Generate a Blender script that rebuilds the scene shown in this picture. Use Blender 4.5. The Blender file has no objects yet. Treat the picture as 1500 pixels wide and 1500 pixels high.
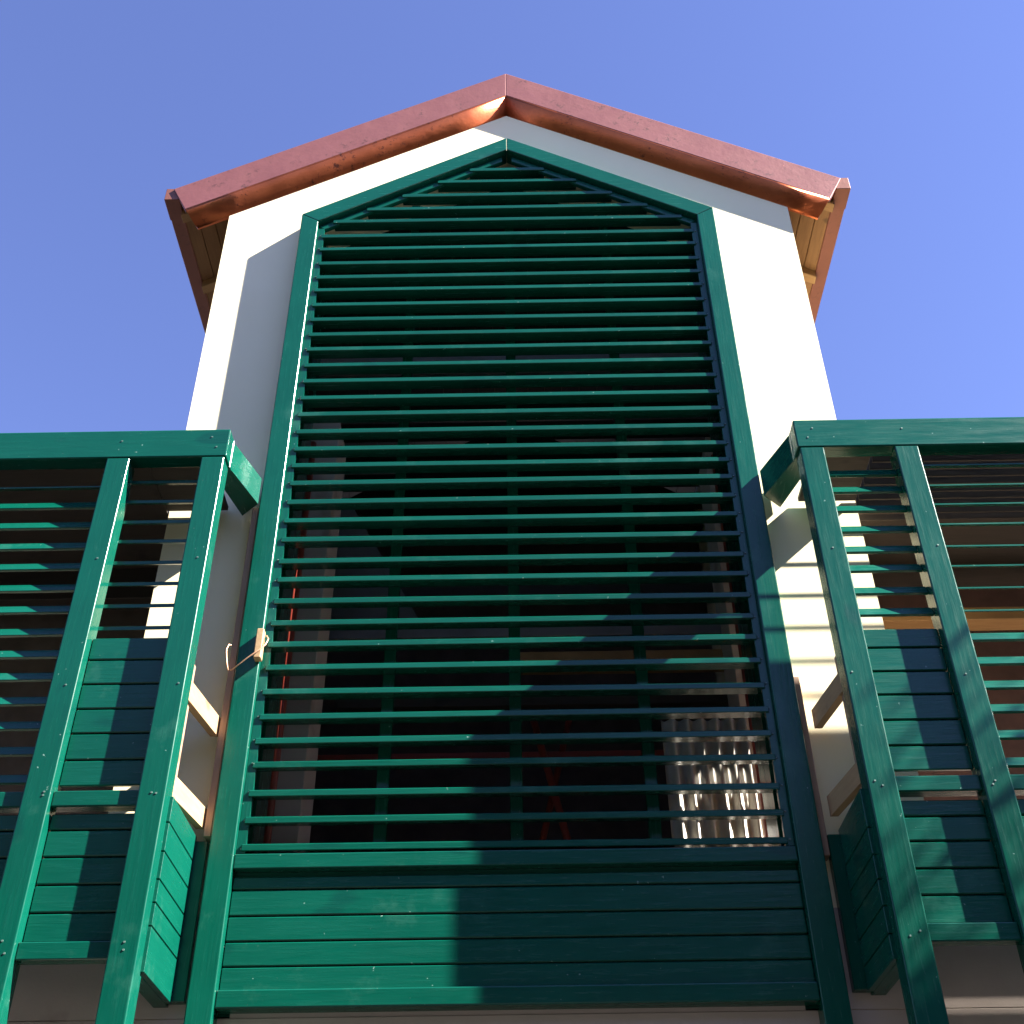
import bpy, bmesh, math, random
from mathutils import Vector, Matrix
rnd = random.Random(7)
SC = bpy.context.scene
COL = SC.collection

# ------------------------------------------------------------------ camera
F_PX, PITCH, YAW, ROLL = 1761.6, 0.6486, -0.0044, -0.0129
CAM = Vector((0.0266, -4.9125, 1.6))
fw = Vector((math.sin(YAW)*math.cos(PITCH), math.cos(YAW)*math.cos(PITCH), math.sin(PITCH)))
r0 = fw.cross(Vector((0, 0, 1))).normalized(); u0 = r0.cross(fw)
rr = r0*math.cos(ROLL) + u0*math.sin(ROLL); uu = -r0*math.sin(ROLL) + u0*math.cos(ROLL)
cd = bpy.data.cameras.new('camera'); co = bpy.data.objects.new('camera', cd); COL.objects.link(co)
co.matrix_world = Matrix(((rr.x, uu.x, -fw.x, CAM.x), (rr.y, uu.y, -fw.y, CAM.y), (rr.z, uu.z, -fw.z, CAM.z), (0, 0, 0, 1)))
cd.sensor_width = 36; cd.lens = 36*F_PX/1500; cd.clip_end = 500; cd.clip_start = 0.05
SC.camera = co
SC.render.resolution_x = SC.render.resolution_y = 1024

# ------------------------------------------------------------------ light
SUN = Vector((3.36, -1.0, 3.05)).normalized()          # towards the sun
elev = math.asin(SUN.z)
W = bpy.data.worlds.new('World'); SC.world = W; W.use_nodes = True
wn = W.node_tree; bg = wn.nodes['Background']
sky = wn.nodes.new('ShaderNodeTexSky'); sky.sky_type = 'NISHITA'; sky.sun_disc = False
sky.sun_elevation = elev; sky.sun_rotation = math.atan2(SUN.x, SUN.y)
sky.air_density = 1.0; sky.dust_density = 0.0; sky.ozone_density = 8.0
tint = wn.nodes.new('ShaderNodeMix'); tint.data_type = 'RGBA'; tint.blend_type = 'MULTIPLY'; tint.inputs[0].default_value = 1.0; tint.inputs[7].default_value = (1.30, 0.93, 1.05, 1)   # even violet-blue cast of the photograph's sky
wn.links.new(sky.outputs[0], tint.inputs[6]); wn.links.new(tint.outputs[2], bg.inputs[0]); bg.inputs[1].default_value = 0.05
sd = bpy.data.lights.new('sun', 'SUN'); sd.energy = 5.0; sd.angle = math.radians(0.53); sd.color = (1.0, 0.95, 0.87)
so = bpy.data.objects.new('sun', sd); COL.objects.link(so)
so.rotation_euler = SUN.to_track_quat('Z', 'Y').to_euler(); so.location = (6, -4, 12)
SC.view_settings.view_transform = 'Standard'; SC.view_settings.look = 'None'
SC.view_settings.exposure = 2.55; SC.view_settings.gamma = 1.0

# ------------------------------------------------------------------ materials
def new_mat(name):
    m = bpy.data.materials.new(name); m.use_nodes = True
    nt = m.node_tree
    return m, nt, nt.nodes['Principled BSDF']
def noise(nt, scale, detail=4, rough=0.55, mapping=None, vec='Object'):
    tc = nt.nodes.new('ShaderNodeTexCoord'); n = nt.nodes.new('ShaderNodeTexNoise')
    n.inputs['Scale'].default_value = scale; n.inputs['Detail'].default_value = detail; n.inputs['Roughness'].default_value = rough
    if vec == 'World':
        g = nt.nodes.new('ShaderNodeNewGeometry'); src = g.outputs['Position']
    else:
        src = tc.outputs[vec]
    if mapping:
        mp = nt.nodes.new('ShaderNodeMapping'); mp.inputs['Scale'].default_value = mapping
        nt.links.new(src, mp.inputs['Vector']); src = mp.outputs[0]
    nt.links.new(src, n.inputs['Vector'])
    return n.outputs['Fac']
def ramp(nt, fac, stops):
    r = nt.nodes.new('ShaderNodeValToRGB')
    while len(r.color_ramp.elements) < len(stops): r.color_ramp.elements.new(0.5)
    for e, (p, c) in zip(r.color_ramp.elements, stops):
        e.position = p; e.color = (*c, 1) if len(c) == 3 else c
    nt.links.new(fac, r.inputs[0]); return r.outputs[0]
def mix(nt, fac, a, b, mode='MIX'):
    n = nt.nodes.new('ShaderNodeMix'); n.data_type = 'RGBA'; n.blend_type = mode
    for sock, v in ((n.inputs[0], fac), (n.inputs[6], a), (n.inputs[7], b)):
        if hasattr(v, 'is_linked'): nt.links.new(v, sock)
        elif isinstance(v, (int, float)): sock.default_value = v
        else: sock.default_value = (*v, 1)
    return n.outputs[2]
def bump(nt, bsdf, fac, strength, dist):
    b = nt.nodes.new('ShaderNodeBump'); b.inputs['Strength'].default_value = strength; b.inputs['Distance'].default_value = dist
    nt.links.new(fac, b.inputs['Height']); nt.links.new(b.outputs[0], bsdf.inputs['Normal'])
def obj_random(nt):
    return nt.nodes.new('ShaderNodeObjectInfo').outputs['Random']

def paint(name, grain):
    m, nt, b = new_mat(name)
    big = noise(nt, 3.0, 3, vec='World')
    fine = noise(nt, 9.0, 5, 0.65, grain, vec='World')
    c = ramp(nt, big, [(0.3, (0.0004, 0.054, 0.0345)), (0.7, (0.0008, 0.071, 0.045))])
    c = mix(nt, ramp(nt, fine, [(0.40, (0, 0, 0)), (0.85, (0.5, 0.5, 0.5))]), c, (0.002, 0.083, 0.053))
    # each timber took the paint a little differently
    c = mix(nt, ramp(nt, obj_random(nt), [(0, (0, 0, 0)), (1, (0.55, 0.55, 0.55))]), c, (0.002, 0.078, 0.052))
    # scuffs and splashes of pale filler
    sc = noise(nt, 46.0, 2, 0.5, vec='World')
    c = mix(nt, ramp(nt, sc, [(0.745, (0, 0, 0)), (0.775, (0.55, 0.55, 0.55))]), c, (0.28, 0.42, 0.36))
    sc2 = noise(nt, 2.2, 6, 0.7, vec='World')
    c = mix(nt, ramp(nt, sc2, [(0.57, (0, 0, 0)), (0.78, (0.34, 0.34, 0.34))]), c, (0.07, 0.20, 0.15))
    kn = noise(nt, 5.5, 1, 0.4, tuple(0.5 + g*0.12 for g in grain), vec='World')
    c = mix(nt, ramp(nt, kn, [(0.70, (0, 0, 0)), (0.76, (0.45,)*3)]), c, (0.001, 0.035, 0.030))
    nt.links.new(c, b.inputs['Base Color'])
    ro = ramp(nt, fine, [(0.3, (0.17,)*3), (0.75, (0.32,)*3)]); nt.links.new(ro, b.inputs['Roughness'])
    b.inputs['Specular IOR Level'].default_value = 0.42
    bump(nt, b, fine, 0.22, 0.004)
    return m
M = {}
M['green_h'] = paint('green_paint_horizontal', (0.6, 8, 8))
M['green_v'] = paint('green_paint_vertical', (8, 8, 0.6))
M['green_y'] = paint('green_paint_depth', (8, 0.6, 8))

m, nt, b = new_mat('white_render')
n1 = noise(nt, 1.3, 5, 0.6, vec='World'); n2 = noise(nt, 120, 4, 0.7, vec='World')
c = ramp(nt, n1, [(0.3, (0.89, 0.775, 0.50)), (0.7, (0.93, 0.82, 0.55))])
nt.links.new(c, b.inputs['Base Color']); b.inputs['Roughness'].default_value = 0.9
bump(nt, b, n2, 0.25, 0.003); M['render'] = m

m, nt, b = new_mat('beige_render')
n1 = noise(nt, 1.1, 6, 0.65, vec='World'); n2 = noise(nt, 90, 4, 0.7, vec='World'); n3 = noise(nt, 2.6, 3, 0.5, vec='World')
c = ramp(nt, n1, [(0.3, (0.42, 0.34, 0.29)), (0.7, (0.52, 0.43, 0.37))])
c = mix(nt, ramp(nt, n3, [(0.62, (0, 0, 0)), (0.68, (0.5, 0.5, 0.5))]), c, (0.22, 0.15, 0.12))
nt.links.new(c, b.inputs['Base Color']); b.inputs['Roughness'].default_value = 0.92
bump(nt, b, n2, 0.3, 0.003); M['beige'] = m

def wood(name, a, bcol, grain, dark=None):
    m, nt, b = new_mat(name)
    g = noise(nt, 7, 6, 0.65, grain, vec='World'); k = noise(nt, 5, 2, vec='World')
    c = ramp(nt, g, [(0.3, a), (0.7, bcol)])
    c = mix(nt, ramp(nt, k, [(0.66, (0, 0, 0)), (0.72, (0.75,)*3)]), c, dark or (a[0]*0.3, a[1]*0.25, a[2]*0.2))
    c = mix(nt, ramp(nt, obj_random(nt), [(0, (0, 0, 0)), (1, (0.3,)*3)]), c, a)
    nt.links.new(c, b.inputs['Base Color']); b.inputs['Roughness'].default_value = 0.75
    bump(nt, b, g, 0.25, 0.003)
    return m
M['soffit'] = wood('soffit_wood', (0.165, 0.075, 0.025), (0.24, 0.12, 0.043), (9, 0.7, 9))
M['rafter'] = wood('rafter_wood', (0.24, 0.125, 0.045), (0.34, 0.19, 0.075), (1, 9, 1))
M['pine_y'] = wood('pine_wood', (0.34, 0.215, 0.105), (0.42, 0.28, 0.15), (9, 0.8, 9))
M['pine_v'] = wood('pine_wood_upright', (0.30, 0.185, 0.12), (0.40, 0.26, 0.17), (9, 9, 0.8))
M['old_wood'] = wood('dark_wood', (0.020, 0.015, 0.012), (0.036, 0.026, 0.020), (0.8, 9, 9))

def copper(name, base, base2, rough, metal, stain):
    m, nt, b = new_mat(name)
    n1 = noise(nt, 2.2, 6, 0.7, vec='World'); n2 = noise(nt, 26, 5, 0.75, vec='World'); n3 = noise(nt, 5, 4, 0.7, vec='World')
    c = ramp(nt, n1, [(0.3, base), (0.72, base2)])
    st = mix(nt, 1.0, ramp(nt, n2, [(0.55, (0, 0, 0)), (0.60, (1, 1, 1))]), ramp(nt, n3, [(0.50, (0, 0, 0)), (0.60, (1, 1, 1))]), 'MULTIPLY')
    c = mix(nt, mix(nt, 1.0, st, (stain,)*3, 'MULTIPLY'), c, (0.05, 0.02, 0.018))
    nt.links.new(c, b.inputs['Base Color'])
    b.inputs['Metallic'].default_value = metal
    nt.links.new(ramp(nt, n3, [(0.3, (rough,)*3), (0.8, (rough+0.14,)*3)]), b.inputs['Roughness'])
    bump(nt, b, n1, 0.25, 0.02)
    return m
M['copper_face'] = copper('copper_sheet', (0.195, 0.066, 0.062), (0.245, 0.088, 0.083), 0.48, 0.30, 0.65)
M['copper_roll'] = copper('bright_copper', (0.36, 0.080, 0.028), (0.58, 0.150, 0.055), 0.30, 0.9, 0.8)
M['copper_gutter'] = copper('brown_copper', (0.20, 0.075, 0.052), (0.25, 0.095, 0.066), 0.45, 0.3, 0.3)

def plain(name, col, rough=0.6, metal=0.0, var=0.15):
    m, nt, b = new_mat(name)
    n = noise(nt, 6, 5, 0.6, vec='World')
    c = ramp(nt, n, [(0.3, tuple(x*(1-var) for x in col)), (0.7, tuple(min(1, x*(1+var)) for x in col))])
    nt.links.new(c, b.inputs['Base Color']); b.inputs['Roughness'].default_value = rough; b.inputs['Metallic'].default_value = metal
    return m
M['red_steel'] = plain('red_oxide_steel', (0.27, 0.040, 0.024), 0.45)
M['grey_beam'] = plain('grey_steel_beam', (0.16, 0.15, 0.165), 0.6)
M['sheet'] = plain('grey_sheet', (0.62, 0.58, 0.50), 0.22)
M['grey_panel'] = plain('grey_panel', (0.10, 0.095, 0.085), 0.55)
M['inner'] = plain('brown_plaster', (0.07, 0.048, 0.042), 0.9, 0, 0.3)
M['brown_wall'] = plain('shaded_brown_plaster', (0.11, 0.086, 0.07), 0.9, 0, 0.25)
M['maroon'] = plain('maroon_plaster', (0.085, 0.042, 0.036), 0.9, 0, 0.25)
M['screw'] = plain('screw_steel', (0.13, 0.20, 0.17), 0.5, 0.4)
M['wire'] = plain('copper_wire', (0.62, 0.36, 0.22), 0.4, 0.5)
M['ground'] = plain('asphalt', (0.034, 0.034, 0.033), 0.9)
M['bark'] = plain('bark', (0.09, 0.065, 0.045), 0.9)
M['leaf'] = plain('leaf', (0.055, 0.11, 0.025), 0.6, 0, 0.35)

# ------------------------------------------------------------------ mesh helpers
def bm_box(x0, x1, y0, y1, z0, z1, bev=0.0, seg=1):
    bm = bmesh.new()
    v = [bm.verts.new((x, y, z)) for x in (x0, x1) for y in (y0, y1) for z in (z0, z1)]
    for f in ((0, 1, 3, 2), (4, 6, 7, 5), (0, 4, 5, 1), (2, 3, 7, 6), (0, 2, 6, 4), (1, 5, 7, 3)): bm.faces.new([v[i] for i in f])
    bmesh.ops.recalc_face_normals(bm, faces=bm.faces)
    if bev: bmesh.ops.bevel(bm, geom=list(bm.edges), offset=bev, segments=seg, affect='EDGES', profile=0.5)
    return bm
def bm_prism(pts, axis, a0, a1, bev=0.0, seg=1):
    """polygon in the plane across `axis`, extruded from a0 to a1"""
    bm = bmesh.new()
    def P(p, a):
        return {'x': (a, p[0], p[1]), 'y': (p[0], a, p[1]), 'z': (p[0], p[1], a)}[axis]
    A = [bm.verts.new(P(p, a0)) for p in pts]; B = [bm.verts.new(P(p, a1)) for p in pts]
    bm.faces.new(A); bm.faces.new(B[::-1]); n = len(pts)
    for i in range(n): bm.faces.new((A[i], B[i], B[(i+1) % n], A[(i+1) % n]))
    bmesh.ops.recalc_face_normals(bm, faces=bm.faces)
    if bev: bmesh.ops.bevel(bm, geom=list(bm.edges), offset=bev, segments=seg, affect='EDGES', profile=0.5)
    return bm
def bm_hull8(q):
    """box from 8 corners: near face 4 (cw), far face 4"""
    bm = bmesh.new(); v = [bm.verts.new(p) for p in q]
    for f in ((0, 1, 2, 3), (7, 6, 5, 4), (0, 4, 5, 1), (1, 5, 6, 2), (2, 6, 7, 3), (3, 7, 4, 0)): bm.faces.new([v[i] for i in f])
    bmesh.ops.recalc_face_normals(bm, faces=bm.faces)
    return bm
def bm_tube(path, rad, n=8):
    bm = bmesh.new(); rings = []
    path = [Vector(p) for p in path]
    for i, p in enumerate(path):
        d = (path[min(i+1, len(path)-1)] - path[max(i-1, 0)]).normalized()
        s = d.cross(Vector((0.3, 0.9, 0.2))).normalized(); t = d.cross(s)
        r = rad[i] if isinstance(rad, (list, tuple)) else rad
        rings.append([bm.verts.new(p + (s*math.cos(2*math.pi*k/n) + t*math.sin(2*math.pi*k/n))*r) for k in range(n)])
    for a, c in zip(rings, rings[1:]):
        for k in range(n): bm.faces.new((a[k], a[(k+1) % n], c[(k+1) % n], c[k]))
    bm.faces.new(rings[0][::-1]); bm.faces.new(rings[-1])
    for f in bm.faces: f.smooth = True
    bmesh.ops.recalc_face_normals(bm, faces=bm.faces)
    return bm
def obj(name, bm, mat, parent=None):
    me = bpy.data.meshes.new(name); bm.to_mesh(me); bm.free()
    me.materials.append(M[mat])
    o = bpy.data.objects.new(name, me); COL.objects.link(o)
    if parent:
        o.parent = parent
        p, off = parent, Vector()
        while p: off += p.location; p = p.parent
        o.location = -off
    return o
def copy_at(o, loc, parent=None):
    c = o.copy(); COL.objects.link(c); c.location = loc; return c
def thing(name, label, cat, loc, group=None):
    o = bpy.data.objects.new(name, None); COL.objects.link(o); o.location = loc; o.empty_display_size = 0.2
    return tag(o, label, cat, group)
def tag(o, label, cat, group=None, kind=None):
    o['label'] = label; o['category'] = cat
    if group: o['group'] = group
    if kind: o['kind'] = kind
    return o

# ------------------------------------------------------------------ ground
g = obj('ground', bm_box(-150, 150, -150, 150, -0.3, 0.0), 'ground'); g['kind'] = 'structure'

# ------------------------------------------------------------------ main building (storey below, terrace walls beside the tower)
mb = thing('main_building', 'beige rendered building whose shaded walls show below and behind the green screens', 'building', (0, 2, 0))
obj('lower_wall', bm_box(-6.5, 6.5, 0.095, 0.40, 0.0, 2.895, 0.004), 'beige', mb)
for s in (-1, 1):
    a, c = sorted((s*1.82, s*6.5))
    obj('lower_wall', bm_box(*sorted((s*1.24, s*6.5)), 0.095, 0.40, 2.896, 3.30), 'beige', mb)
    obj('terrace_floor', bm_box(a, c, 0.40, 3.0, 3.12, 3.30), 'beige', mb)
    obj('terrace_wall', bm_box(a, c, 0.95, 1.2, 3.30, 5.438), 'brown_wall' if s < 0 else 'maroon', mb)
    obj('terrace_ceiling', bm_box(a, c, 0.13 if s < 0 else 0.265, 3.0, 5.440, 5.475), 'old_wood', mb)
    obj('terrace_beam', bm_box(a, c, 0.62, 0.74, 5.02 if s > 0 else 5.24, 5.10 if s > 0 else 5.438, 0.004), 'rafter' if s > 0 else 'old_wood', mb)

# ------------------------------------------------------------------ tower
SL = 0.572
tw = thing('gabled_tower', 'white rendered gabled tower with pink copper roof edge against the blue sky', 'tower', (0, 2, 2.9))
def ring_wall(outer, inner, y0, y1):
    bm = bmesh.new()
    L = [[bm.verts.new((p[0], y, p[1])) for p in loop] for loop in (outer, inner) for y in (y0, y1)]
    oF, oB, iF, iB = L; n = len(outer)
    for i in range(n):
        j = (i+1) % n
        bm.faces.new((oF[i], oF[j], iF[j], iF[i])); bm.faces.new((oB[j], oB[i], iB[i], iB[j]))
        bm.faces.new((oF[j], oF[i], oB[i], oB[j])); bm.faces.new((iF[i], iF[j], iB[j], iB[i]))
    bmesh.ops.recalc_face_normals(bm, faces=bm.faces); return bm
ztop = lambda x: 9.246 - SL*abs(x)
outer = [(-1.795, 2.70), (-1.795, ztop(1.795)-0.12), (0, 9.126), (1.805, ztop(1.805)-0.12), (1.805, 2.70)]
inner = [(-1.23, 2.74), (-1.23, 7.70), (0, 8.41), (1.23, 7.70), (1.23, 2.74)]
obj('front_wall', ring_wall(outer, inner, 0.10, 0.34), 'render', tw)
for s in (-1, 1):
    a, c = sorted((s*1.80, s*1.58))
    if s < 0: obj('side_wall', bm_box(a+0.002, c-0.002, 0.342, 4.0, 2.90, 8.02), 'render', tw)
    else:     # side opening added so sun reaches the corrugated sheet inside
        obj('side_wall', bm_box(a+0.002, c-0.002, 1.25, 4.0, 2.90, 8.02), 'render', tw)
        obj('side_wall', bm_box(a+0.002, c-0.002, 0.342, 1.248, 5.25, 8.02), 'render', tw)
        obj('sun_opening_threshold', bm_box(a+0.002, c-0.002, 0.402, 1.248, 2.90, 3.31), 'render', tw)
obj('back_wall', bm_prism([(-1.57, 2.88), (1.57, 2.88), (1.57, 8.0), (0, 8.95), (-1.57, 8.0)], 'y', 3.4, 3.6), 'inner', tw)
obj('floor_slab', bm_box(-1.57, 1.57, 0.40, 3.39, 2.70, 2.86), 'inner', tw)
for s, xe, yp in ((-1, 1.02, 0.50), (1, 1.19, 0.78)):
    a, c = sorted((s*xe, s*1.575)); obj('inner_pier', bm_box(a, c, yp, yp+0.3, 2.87, 6.4, 0.004), 'beige', tw)
# cross beams and ceiling joists seen between the louvres
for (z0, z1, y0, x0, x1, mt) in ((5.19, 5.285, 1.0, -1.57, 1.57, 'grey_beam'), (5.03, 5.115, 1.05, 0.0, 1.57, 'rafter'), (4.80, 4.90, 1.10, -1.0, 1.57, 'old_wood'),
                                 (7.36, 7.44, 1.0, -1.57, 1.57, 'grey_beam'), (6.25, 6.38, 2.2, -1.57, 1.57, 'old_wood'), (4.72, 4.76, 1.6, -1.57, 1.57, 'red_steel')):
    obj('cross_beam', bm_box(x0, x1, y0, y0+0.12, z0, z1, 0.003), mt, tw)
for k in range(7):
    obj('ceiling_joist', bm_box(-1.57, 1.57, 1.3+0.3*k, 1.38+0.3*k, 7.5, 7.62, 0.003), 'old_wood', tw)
# roof
roof_pts = [(-2.20, ztop(2.20)), (0, 9.246), (2.20, ztop(2.20)), (2.20, ztop(2.20)-0.05), (0, 9.196), (-2.20, ztop(2.20)-0.05)]
roof = obj('roof', bm_prism(roof_pts, 'y', 0.052, 4.2), 'copper_gutter', tw)
for s in (-1, 1):
    # verge: vertical copper face with a square-cut lower end
    pts = [(0, 9.254), (s*2.166, 9.254-SL*2.166), (s*2.062, 8.99-SL*2.062), (0, 8.99)]
    f = obj('verge_flashing', bm_prism(pts, 'y', 0.02, 0.05, 0.004, 2), 'copper_face', roof)
    # rolled lower edge going back to the wall
    bm = bmesh.new(); prof = []
    for k in range(9):
        t = k/8; a = t*math.pi/2
        y = 0.5*(1-math.cos(a)) + 0.5*t; h = 0.35*math.sin(a) + 0.65*t
        prof.append((0.021 + 0.085*y, 8.993 - 0.135*h))
    prof += [(0.12, 8.86), (0.12, 8.99)]
    xs = [0, 0.35, 0.7, 1.05, 1.4, 1.75, 1.985]
    rows = []
    for i, x in enumerate(xs):
        rows.append([bm.verts.new((s*(x + (0.075*(1-(k/8)) if i == len(xs)-1 and k < 9 else 0.0)), y, z - SL*x - (SL*0.075*(1-(k/8)) if i == len(xs)-1 and k < 9 else 0.0) + (rnd.uniform(-1, 1)*0.002 if 0 < i and 2 < k < 7 else 0))) for k, (y, z) in enumerate(prof)])
    for a, c in zip(rows, rows[1:]):
        for k in range(len(prof)):
            j = (k+1) % len(prof); fc = bm.faces.new((a[k], a[j], c[j], c[k])); fc.smooth = k < 8
    bm.faces.new(rows[0]); bm.faces.new(rows[-1][::-1])
    bmesh.ops.recalc_face_normals(bm, faces=bm.faces)
    obj('verge_roll', bm, 'copper_roll', roof)
    a, c = sorted((s*2.125, s*2.212))
    gz = 7.925
    obj('gutter', bm_box(a, c, 0.05, 4.2, gz, gz+0.10, 0.004), 'copper_gutter', roof)
    obj('gutter_end', bm_box(a-0.004, c+0.004, 0.03, 0.20, gz-0.004, gz+0.106, 0.003), 'copper_gutter', roof)
    # soffit planks follow the slope
    for k in range(4):
        x0, x1 = 1.79 + 0.088*k, 1.79 + 0.088*k + 0.084
        q = [(s*x0, ztop(x0)-0.06), (s*x1, ztop(x1)-0.06), (s*x1, ztop(x1)-0.085), (s*x0, ztop(x0)-0.085)]
        obj('soffit_plank', bm_prism(q, 'y', 0.06, 4.15, 0.002), 'soffit', roof)
    for k in range(6):
        y = 0.125 + 0.62*k
        q = [(s*1.70, ztop(1.70)-0.087), (s*2.124, ztop(2.124)-0.087), (s*2.124, ztop(2.124)-0.15), (s*1.70, ztop(1.70)-0.16)]
        obj('rafter', bm_prism(q, 'y', y, y+0.07, 0.003), 'rafter', roof)
    for k in range(12):   # underside boards above the room
        x0, x1 = 0.004 + 0.148*k, 0.148*(k+1)
        q = [(s*x0, ztop(x0)-0.06), (s*x1, ztop(x1)-0.06), (s*x1, ztop(x1)-0.085), (s*x0, ztop(x0)-0.085)]
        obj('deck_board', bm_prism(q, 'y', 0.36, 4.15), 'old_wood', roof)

# ------------------------------------------------------------------ central louvred screen
WO, WI = 1.30, 1.1917
ZS, ZA, ZI, ZIA = 7.7176, 8.4754, 7.6496, 8.3487
ls = thing('louvred_screen', 'tall green gabled louvre screen with many horizontal slats in front of the tower', 'louvre screen', (0, 0.05, 0))
BV = 0.006
for s in (-1, 1):
    q = [(s*WO, 0.0), (s*WO, ZS), (s*WI, ZI), (s*WI, 0.0)]
    obj('frame_post', bm_prism(q, 'y', 0.0, 0.115, BV, 3), 'green_v', ls)
    q = [(s*WO, ZS+0.001), (0.001*s, ZA), (0.001*s, ZIA), (s*WI, ZI+0.001)]
    obj('gable_rail', bm_prism(q, 'y', 0.0, 0.115, 0.005, 2), 'green_h', ls)
    obj('reveal_cover', bm_box(min(s*1.148, s*1.229), max(s*1.148, s*1.229), 0.116, 0.345, 2.905, 7.60), 'green_v', ls)  # board added to cover the sunlit wall reveal and keep the gap dark
    # fixing batten with a screw at every slat
    bt = obj('batten', bm_box(min(s*1.152, s*1.190), max(s*1.152, s*1.190), 0.036, 0.062, 3.548, 7.615), 'green_v', ls)
    gb = obj('gable_batten', bm_prism([(s*1.190, 7.635), (s*0.03, 8.318), (s*0.03, 8.268), (s*1.150, 7.609)], 'y', 0.036, 0.062, 0.003), 'green_h', ls)
    slz = [8.192, 8.07, 7.937, 7.808, 7.687, 7.551, 7.429, 7.296, 7.175, 7.057, 6.929, 6.804, 6.682, 6.561, 6.434, 6.31, 6.182, 6.059, 5.934, 5.809, 5.693, 5.576,
           5.451, 5.328, 5.206, 5.075, 4.961, 4.834, 4.71, 4.591, 4.464, 4.333, 4.207, 4.086, 3.969, 3.832, 3.708, 3.585]
    sm = None
    for z in slz:
        zz = z - 0.012 + rnd.uniform(-0.008, 0.008)
        if zz < 7.6: xx, par = s*1.171, bt
        else:
            xx = s*max(0.06, (8.293 - zz)/0.589 ); par = gb
            if abs(xx) < 0.1: continue
        if sm is None:
            bm = bmesh.new(); bmesh.ops.create_cone(bm, cap_ends=True, segments=8, radius1=0.0055, radius2=0.0035, depth=0.006)
            bmesh.ops.rotate(bm, verts=bm.verts, cent=(0, 0, 0), matrix=Matrix.Rotation(math.pi/2, 3, 'X'))
            sm = bpy.data.meshes.new('screw'); bm.to_mesh(sm); bm.free(); sm.materials.append(M['screw'])
        o = bpy.data.objects.new('screw', sm); COL.objects.link(o); o.parent = par
        o.location = Vector((xx + rnd.uniform(-0.004, 0.004), 0.034, zz))
T = 0.030
full = None
for i, z in enumerate(slz):
    half = 1.166 if z < 7.60 else (8.325 - z)/0.589 + 0.02
    half = min(1.166, half)
    prof = [(0.0, -T), (0.0, 0.0), (0.090, 0.020), (0.090, -T+0.020)]
    if half < 1.166 or full is None or i % 6 == 0:
        o = obj('slat', bm_prism(prof, 'x', -half, half, 0.003, 1), 'green_h', ls)
        if half == 1.166: full = o
    else:
        o = full.copy(); COL.objects.link(o)
    o.location = Vector((rnd.uniform(-0.004, 0.004)*(half == 1.166), 0.027 + rnd.uniform(-0.0015, 0.0015), z)) - ls.location
    o.rotation_euler = (rnd.uniform(-0.05, 0.05), rnd.uniform(-0.0018, 0.0018), 0)
# note: slats run between the battens, mullions stand right behind them
for x, zt in ((-0.592, 7.93), (0.008, 8.27), (0.612, 7.93)):
    obj('mullion', bm_box(x-0.028, x+0.028, 0.116, 0.165, 2.97, zt, 0.003), 'green_v', ls)
obj('sill_rail', bm_box(-WI+0.001, WI-0.001, 0.018, 0.10, 3.474, 3.540, 0.005, 2), 'green_h', ls)
obj('bottom_rail', bm_box(-WI+0.001, WI-0.001, 0.016, 0.10, 2.911, 2.983, 0.006, 2), 'green_h', ls)
for z0, z1 in ((2.985, 3.076), (3.082, 3.176), (3.183, 3.280), (3.287, 3.391), (3.398, 3.448)):
    obj('board', bm_box(-WI+0.002, WI-0.002, 0.048, 0.068, z0, z1, 0.004, 1), 'green_h', ls)
obj('backing', bm_box(-WI+0.003, WI-0.003, 0.0695, 0.09, 2.984, 3.4735), 'green_h', ls)

obj('opening_sill', bm_box(-1.145, 1.145, 0.102, 0.36, 2.88, 2.965), 'beige', ls)
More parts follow.
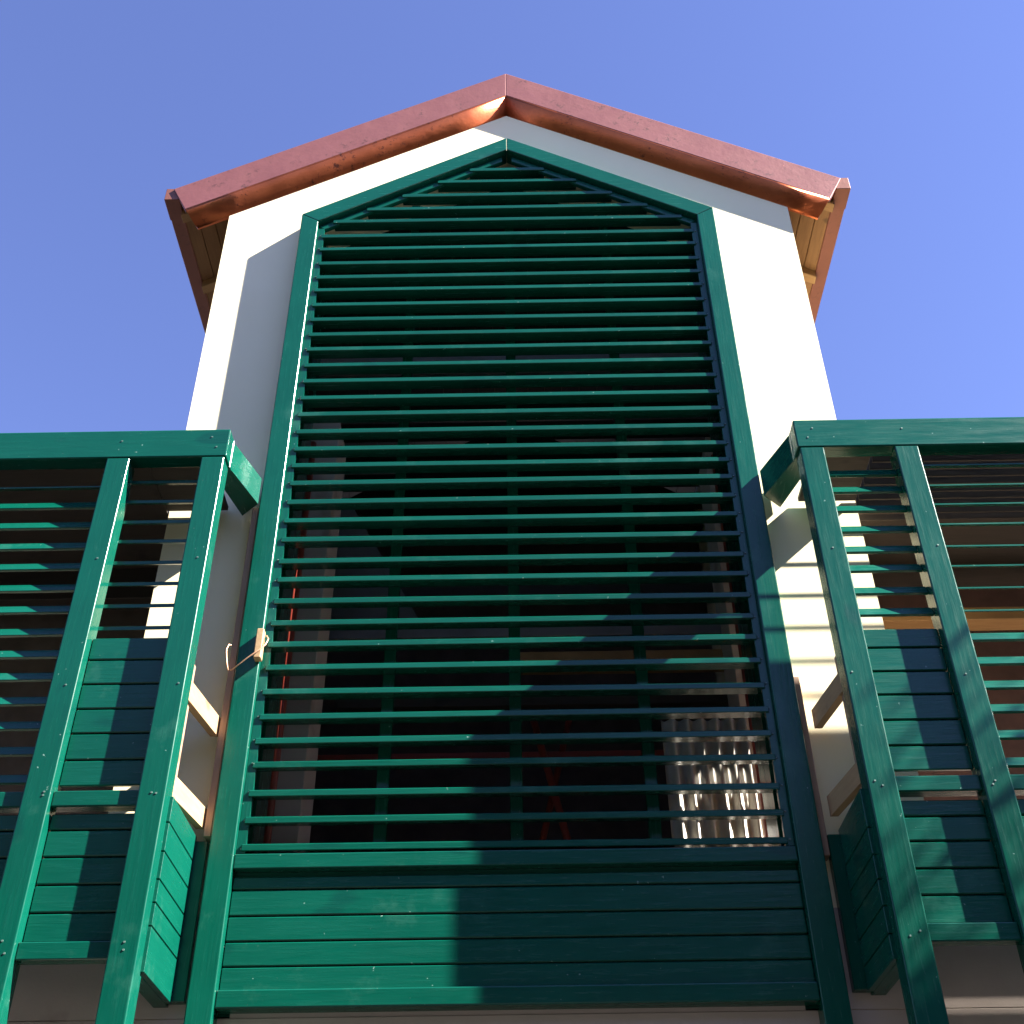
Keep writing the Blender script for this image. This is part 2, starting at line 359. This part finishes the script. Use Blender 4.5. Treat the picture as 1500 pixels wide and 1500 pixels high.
# ------------------------------------------------------------------ balcony screens on both sides
def steep(w): return [(0, 0), (0.021, 0.046), (0.037, 0.041), (0.015, -0.005)]
THICK = [(0.0, 0.0), (0.0, 0.020), (0.066, 0.062), (0.069, 0.044)]
FLAT = [(0.0, 0.0), (0.0, 0.010), (0.066, 0.050), (0.069, 0.041)]
LI = [5.294, 5.173, 5.056, 4.938, 4.82, 4.702, 4.582, 4.464]
LO = [5.239, 5.122, 5.004, 4.885, 4.769, 4.648, 4.532, 4.419, 4.304, 4.188, 4.073, 3.954, 3.838, 3.715]
RI = [5.234, 5.134, 5.024, 4.904, 4.79, 4.68, 4.564, 4.45]
RO = [5.283, 5.161, 5.045, 4.93, 4.811, 4.695, 4.578, 4.459, 4.311, 4.192, 4.078, 3.964, 3.845, 3.727]
PF = -0.45
def balcony(s, label, pc, p2, p3, zb):
    """s side; pc/p2/p3 = (inner, outer) |x| of corner, second and third posts"""
    root = thing('balcony_screen', label, 'balcony screen', (s*(pc[0]+1.2), PF+0.05, 0), 'green balcony screens beside the tower')
    B = lambda n, x0, x1, y0, y1, z0, z1, mt, bev=0.004, seg=1: obj(n, bm_box(min(s*x0, s*x1), max(s*x0, s*x1), y0, y1, z0, z1, bev, seg), mt, root)
    xe = 4.6
    for (a, c) in (pc, p2, p3, (xe-0.11, xe)):
        B('post', a, c, PF, PF+0.10, 0.0, 5.349, 'green_v', BV, 3)
    tb = B('top_beam', pc[0]-0.010, xe+0.01, PF-0.002, PF+0.085, 5.350, 5.522, 'green_h', 0.006, 2)
    # skewed return beam from the corner to the side of the tower screen
    x0, x1 = pc[0]-0.010, 1.304
    y0, y1 = PF+0.119, -0.012
    zt0, zt1, zl = 5.524, 5.558, 0.165
    w = 0.10
    q = [(s*x0, y0, zt0), (s*(x0+w), y0, zt0), (s*(x0+w), y0, zt0-zl), (s*x0, y0, zt0-zl),
         (s*x1, y1, zt1), (s*(x1+w), y1+0.10, zt1), (s*(x1+w), y1+0.10, zt1-zl), (s*x1, y1, zt1-zl)]
    obj('return_beam', bm_hull8(q), 'green_y', root)
    # rails
    for a, c in ((pc[1], p2[0]), (p2[1], p3[0]), (p3[1], xe-0.11)):
        B('mid_rail', a+0.001, c-0.001, PF+0.026, PF+0.09, zb['mid'][0], zb['mid'][1], 'green_h', 0.005, 2)
        B('bottom_rail', a+0.001, c-0.001, PF+0.026, PF+0.09, zb['bot'][0], zb['bot'][1], 'green_h', 0.005, 2)
        lows = zb['low']
        for k in range(len(lows)-1):
            B('board', a+0.002, c-0.002, PF+0.056, PF+0.076, lows[k+1]+0.004, lows[k]-0.003, 'green_h', 0.004)
        B('backing', a+0.003, c-0.003, PF+0.078, PF+0.09, zb['bot'][1]+0.001, zb['mid'][0]-0.03, 'green_h', 0)
    ups = zb['up']
    for k in range(len(ups)-1):
        B('board', pc[1]-0.03, p2[0]+0.03, PF+0.101, PF+0.121, ups[k+1]+0.004, ups[k]-0.003, 'green_h', 0.004) if False else \
        B('board', pc[1]+0.002, p2[0]-0.002, PF+0.056, PF+0.076, ups[k+1]+0.004, ups[k]-0.003, 'green_h', 0.004)
    B('backing', pc[1]+0.003, p2[0]-0.003, PF+0.078, PF+0.09, ups[-1]+0.03, ups[0]-0.03, 'green_h', 0)
    # louvres
    def blades(zs, a, c, yo, flat):
        cache = {}
        for i, z in enumerate(zs):
            key = flat(i)
            if key not in cache:
                cache[key] = obj('slat', bm_prism({True: FLAT, False: steep(0), 'thick': THICK}[key], 'x', min(s*a, s*c), max(s*a, s*c), 0.002, 1), 'green_h', root); o = cache[key]
            else:
                o = cache[key].copy(); COL.objects.link(o)
            o.location = Vector((0, PF+yo+rnd.uniform(-0.002, 0.002), z-0.03)) - root.location
            o.rotation_euler = (0, rnd.uniform(-0.002, 0.002), 0)
    if s < 0:
        blades(LI, pc[1]-0.02, p2[0]+0.02, 0.102, lambda i: 'thick')
        blades(LO, p2[1]-0.02, p3[0]+0.02, 0.050, lambda i: i == 0)
        blades(LO, p3[1]-0.02, xe-0.10, 0.050, lambda i: i == 0)
    else:
        blades(RI, pc[1]+0.001, p2[0]-0.001, 0.045, lambda i: False)
        blades(RO, p2[1]+0.001, p3[0]-0.001, 0.045, lambda i: i < 8)
        blades(RO, p3[1]+0.001, xe-0.111, 0.045, lambda i: i < 8)
    # boarded side return between corner post and tower
    xb = zb['xb']
    zs = zb['ret']
    for k in range(len(zs)-1):
        B('return_board', xb, xb+0.0235, PF+0.072, 0.045, zs[k+1]+0.003, zs[k]-0.003, 'green_y', 0.0015)
    B('return_backing', xb+0.024, xb+0.085, PF+0.101, 0.098, zs[-1]+0.002, zs[0]-0.004, 'green_y', 0.002)
    B('return_stile', xb-0.050, xb+0.023, 0.047, 0.094, zs[-1]+0.012, zs[0]-0.02, 'green_v', 0.003)
    # raw timber framing still open above the boards
    for zc in zb['rails']:
        xa, xw = pc[0]+0.005, pc[0]-0.040
        ya, yb = PF+0.10, 0.040
        q = [(s*xa, ya, zc), (s*(xa+0.035), ya, zc), (s*(xa+0.035), ya, zc-0.092), (s*xa, ya, zc-0.092),
             (s*xw, yb, zc+0.018), (s*(xw+0.035), yb, zc+0.018), (s*(xw+0.035), yb, zc-0.074), (s*xw, yb, zc-0.074)]
        obj('timber_rail', bm_hull8(q), 'pine_y', root)
    B('timber_stud', pc[0]+0.012, pc[0]+0.075, PF+0.101, PF+0.16, zs[0]-0.05, zb['rails'][0]+0.10, 'pine_v', 0.003)
    # screw heads in posts and beam
    bm = bmesh.new(); bmesh.ops.create_cone(bm, cap_ends=True, segments=8, radius1=0.0048, radius2=0.0040, depth=0.004)
    bmesh.ops.rotate(bm, verts=bm.verts, cent=(0, 0, 0), matrix=Matrix.Rotation(math.pi/2, 3, 'X'))
    sm = bpy.data.meshes.new('screw'); bm.to_mesh(sm); bm.free(); sm.materials.append(M['screw'])
    sp = [(x+dx, z) for (a, c) in (pc, p2, p3) for x in ((a+c)/2,) for z in (3.0, 3.03, 3.60, 3.62, 4.1, 4.75) for dx in (rnd.uniform(-0.03, 0.03),)]
    sp += [((pc[0]+pc[1])/2+0.02, 5.47), ((pc[0]+pc[1])/2-0.01, 5.40), ((p2[0]+p2[1])/2, 5.45), (2.6, 5.44)]
    for x, z in sp:
        o = bpy.data.objects.new('screw', sm); COL.objects.link(o); o.parent = root
        o.location = Vector((s*x, PF-0.0005 - (0.002 if z > 5.3 else 0), z+rnd.uniform(-0.01, 0.01))) - root.location
    # blades of the open balcony roof
    if s < 0: B('roof_panel', 1.803, xe-0.02, PF+0.088, 0.128, 5.425, 5.450, 'old_wood', 0.002)  # solid panel added to keep sun off the terrace ceiling edge
    for k in range(-1, 9 if s > 0 else -1):
        y = -0.268 + 0.061*k; h = 0.095; ly = h/3.05; t = 0.010
        q = [(y, 5.40), (y+t, 5.40), (y+t-ly, 5.40+h), (y-ly, 5.40+h)]
        lim = 1.806
        obj('roof_slat', bm_prism(q, 'x', min(s*lim, s*(xe-0.02)), max(s*lim, s*(xe-0.02))), 'old_wood', root)
    B('roof_panel', pc[0]+0.098, 1.80, PF+0.088, 0.083, 5.425, 5.450, 'old_wood', 0.002)
    B('corner_block', pc[0]-0.010, pc[0]+0.09, PF+0.086, PF+0.122, 5.352, 5.520, 'green_v', 0.003)
    for x in (3.2, 4.4):
        B('roof_joist', x, x+0.05, PF+0.084, 0.103, 5.485, 5.52, 'green_y', 0.002)
    return root
zl = dict(mid=(3.571, 3.638), bot=(2.974, 3.041), up=[4.368, 4.255, 4.136, 4.018, 3.904, 3.784, 3.668], low=[3.555, 3.484, 3.374, 3.264, 3.156, 3.043],
          ret=[3.63, 3.518, 3.399, 3.287, 3.197, 3.108, 2.936], rails=[4.175, 3.735], xb=1.370, laths=[-0.05, -0.12, -0.185, -0.25])
zr = dict(mid=(3.583, 3.649), bot=(2.995, 3.063), up=[4.355, 4.257, 4.141, 4.029, 3.911, 3.795, 3.683], low=[3.56, 3.489, 3.388, 3.279, 3.176, 3.065],
          ret=[3.62, 3.455, 3.345, 3.248, 3.145, 3.04, 2.945], rails=[4.17, 3.75], xb=1.388, laths=[-0.05, -0.12, -0.185, -0.25])
balL = balcony(-1, 'green slatted balcony screen with sunlit boarded side, beside the post with the tied wood block', (1.384, 1.494), (1.842, 1.953), (3.05, 3.16), zl)
balR = balcony(1, 'green slatted balcony screen with dark shaded side boards and blotchy leaf shadow on its posts', (1.403, 1.519), (1.860, 1.974), (3.05, 3.16), zr)

# ------------------------------------------------------------------ loose pieces
o = obj('timber_batten', bm_box(-1.338, -1.305, 0.02, 0.098, 3.62, 5.395, 0.003), 'pine_v')
tag(o, 'raw pale timber batten upright between sunlit green post and tower wall', 'batten')
o = obj('timber_batten', bm_box(1.303, 1.332, 0.03, 0.098, 3.50, 4.36, 0.003), 'pine_v')
tag(o, 'short raw timber batten upright in shade beside the dark green post', 'batten')
wb = obj('wood_block', bm_box(-1.212, -1.178, -0.045, 0.0, 4.462, 4.622, 0.004), 'pine_y')
tag(wb, 'small raw wood block tied to the inner edge of green post', 'wood block')
wp = [(-1.17, -0.01, 4.60), (-1.155, -0.03, 4.57), (-1.162, -0.045, 4.53), (-1.185, -0.052, 4.50), (-1.20, -0.055, 4.485), (-1.235, -0.055, 4.455), (-1.27, -0.05, 4.425),
      (-1.305, -0.04, 4.40), (-1.322, -0.035, 4.40), (-1.332, -0.03, 4.43), (-1.342, -0.025, 4.475), (-1.35, -0.02, 4.52), (-1.346, 0.0, 4.56), (-1.33, 0.04, 4.575), (-1.318, 0.06, 4.57)]
w = obj('wire', bm_tube(wp, 0.0035, 6), 'wire'); tag(w, 'bent copper wire looped round wood block and green post', 'wire')

# red scaffold tubes inside the tower
def pole(a, c, label, r=0.021):
    o = obj('scaffold_pole', bm_tube([a, c], r, 10), 'red_steel'); tag(o, label, 'scaffold pole', 'red scaffold poles inside the tower')
pole((-1.16, 0.46, 2.86), (-1.16, 0.46, 6.2), 'upright dark red steel pole behind slats near the tied wood block')
pole((1.215, 0.63, 2.86), (1.215, 0.63, 6.2), 'upright red steel pole behind slats in front of corrugated sheet')
pole((-0.2, 1.9, 2.86), (0.35, 2.0, 5.2), 'leaning thin red steel brace behind the central mullion')
pole((0.55, 1.2, 2.86), (0.10, 1.4, 4.9), 'sloping thin red steel brace behind lower slats beside corrugated sheet')
pole((0.72, 0.66, 4.10), (1.27, 0.66, 4.10), 'level red steel pole crossing in front of corrugated sheet', 0.014)

def corrugated(name, x0, x1, z0, z1, y, amp, wl, mat):
    bm = bmesh.new(); n = int((x1-x0)/wl*10)
    rows = []
    for z in (z0, z1):
        rows.append([[bm.verts.new((x0+(x1-x0)*i/n, y+dy+amp*math.sin(2*math.pi*(x1-x0)*i/n/wl), z)) for i in range(n+1)] for dy in (0, 0.004)])
    for i in range(n):
        for d in (0, 1): fc = bm.faces.new((rows[0][d][i], rows[0][d][i+1], rows[1][d][i+1], rows[1][d][i])); fc.smooth = True
        for r in (0, 1): bm.faces.new((rows[r][0][i], rows[r][0][i+1], rows[r][1][i+1], rows[r][1][i]))
    bmesh.ops.recalc_face_normals(bm, faces=bm.faces)
    return obj(name, bm, mat)
o = corrugated('corrugated_sheet', 0.76, 1.20, 2.86, 4.50, 0.72, 0.020, 0.075, 'sheet')
tag(o, 'pale corrugated sheet standing behind the lowest slats', 'sheet')
q = [(-1.50, 1.10, 6.45), (-1.02, 1.10, 6.25), (-1.02, 1.13, 6.25), (-1.50, 1.13, 6.45), (-1.35, 1.10, 5.30), (-0.50, 1.10, 5.27), (-0.50, 1.13, 5.27), (-1.35, 1.13, 5.30)]
o = obj('sloping_panel', bm_hull8(q), 'grey_panel'); tag(o, 'grey panel with slanted edge resting on beam behind the slats', 'panel')

# ------------------------------------------------------------------ tree towards the sun, whose shade reaches the lower posts
def tree(base, height, seed):
    R = random.Random(seed)
    t = thing('shade_tree', 'leafy tree beside the building that throws blotchy shade', 'tree', base)
    bx, by, _ = base
    bm = bm_tube([(bx, by, 0), (bx+0.05, by, height*0.3), (bx-0.05, by+0.05, height*0.6), (bx, by, height*0.85)], [0.16, 0.12, 0.08, 0.03], 10)
    trunk = obj('trunk', bm, 'bark', t)
    bm = bmesh.new()
    tips = []
    for k in range(16):
        z0 = height*(0.3+0.5*R.random()); a = R.random()*6.283; L = 1.5*(1.15-z0/height) + 0.5
        e = Vector((bx+math.cos(a)*L, by+math.sin(a)*L, z0+0.4+0.5*R.random()))
        sb = bm_tube([(bx, by, z0), tuple((Vector((bx, by, z0))+e)/2+Vector((0, 0, 0.08))), tuple(e)], [0.035, 0.022, 0.008], 6)
        obj('limb', sb, 'bark', t)
        tips += [e, (Vector((bx, by, z0))+e)/2]
    tips.append(Vector((bx, by, height*0.88)))
    for p in tips:
        for j in range(60):
            c = p + Vector((R.gauss(0, 0.28), R.gauss(0, 0.28), R.gauss(0, 0.22)))
            if c.z > height: continue
            n = Vector((R.gauss(0, 1), R.gauss(0, 1), R.gauss(0, 1))).normalized(); u = n.orthogonal().normalized(); v = n.cross(u); l = 0.045+0.03*R.random()
            vs = [bm.verts.new(c+u*l), bm.verts.new(c+v*l*0.45), bm.verts.new(c-u*l), bm.verts.new(c-v*l*0.45)]
            bm.faces.new(vs)
    o = obj('crown', bm, 'leaf', t)
    return t
tree((7.3, -2.2, 0), 9.6, 3)
def light_blocker_tree(seed):
    R = random.Random(seed)
    t = bpy.data.objects.new('light_blocker_tree', None); COL.objects.link(t)
    obj('trunk', bm_tube([(0, 0, 0), (0.08, 0, 1.6), (0, 0.06, 4.5), (0.05, 0, 7.5)], [0.24, 0.2, 0.13, 0.04], 10), 'bark', t)
    bm = bmesh.new()
    for k in range(9000):
        a = R.random()*6.283; e = math.acos(R.uniform(-0.9, 1)); q = R.random()**0.33*(0.8+0.25*math.sin(3*a+e*5))
        c = Vector((2.7*q*math.sin(e)*math.cos(a), 2.7*q*math.sin(e)*math.sin(a), 5.3+3.7*q*math.cos(e)))
        n = Vector((R.gauss(0, 1), R.gauss(0, 1), R.gauss(0, 1))).normalized(); u = n.orthogonal().normalized(); v = n.cross(u); l = 0.13+0.06*R.random()
        bm.faces.new([bm.verts.new(c+u*l), bm.verts.new(c+v*l*0.5), bm.verts.new(c-u*l), bm.verts.new(c-v*l*0.5)])
    obj('crown', bm, 'leaf', t)
    return t
st = light_blocker_tree(5)  # unseen trees added to cut sky light on the facade and shade the ground
spots = [(-8.6, -10.8), (-4.4, -11.6), (0.2, -11.0), (4.4, -11.8), (-13.0, -11.4), (8.8, -12.6), (-17.6, -10.6), (13.2, -13.4), (-22.0, -10.0), (-22.0, -3.5), (10.2, -5.6), (11.0, -9.4)]
for i, (x, y) in enumerate(spots):
    t = st
    if i:
        t = st.copy(); COL.objects.link(t)
        for ch in list(st.children):
            c = ch.copy(); COL.objects.link(c); c.parent = t
    t.location = (x, y, 0); t.rotation_euler = (0, 0, 1.1*i); t.scale = (1.15, 1.15, (1.00+0.08*(i % 3)) if i < 10 else 0.84)
    tag(t, 'leafy tree added out of view to cut light on facade and ground', 'tree', 'added unseen trees that cut light on facade and ground')
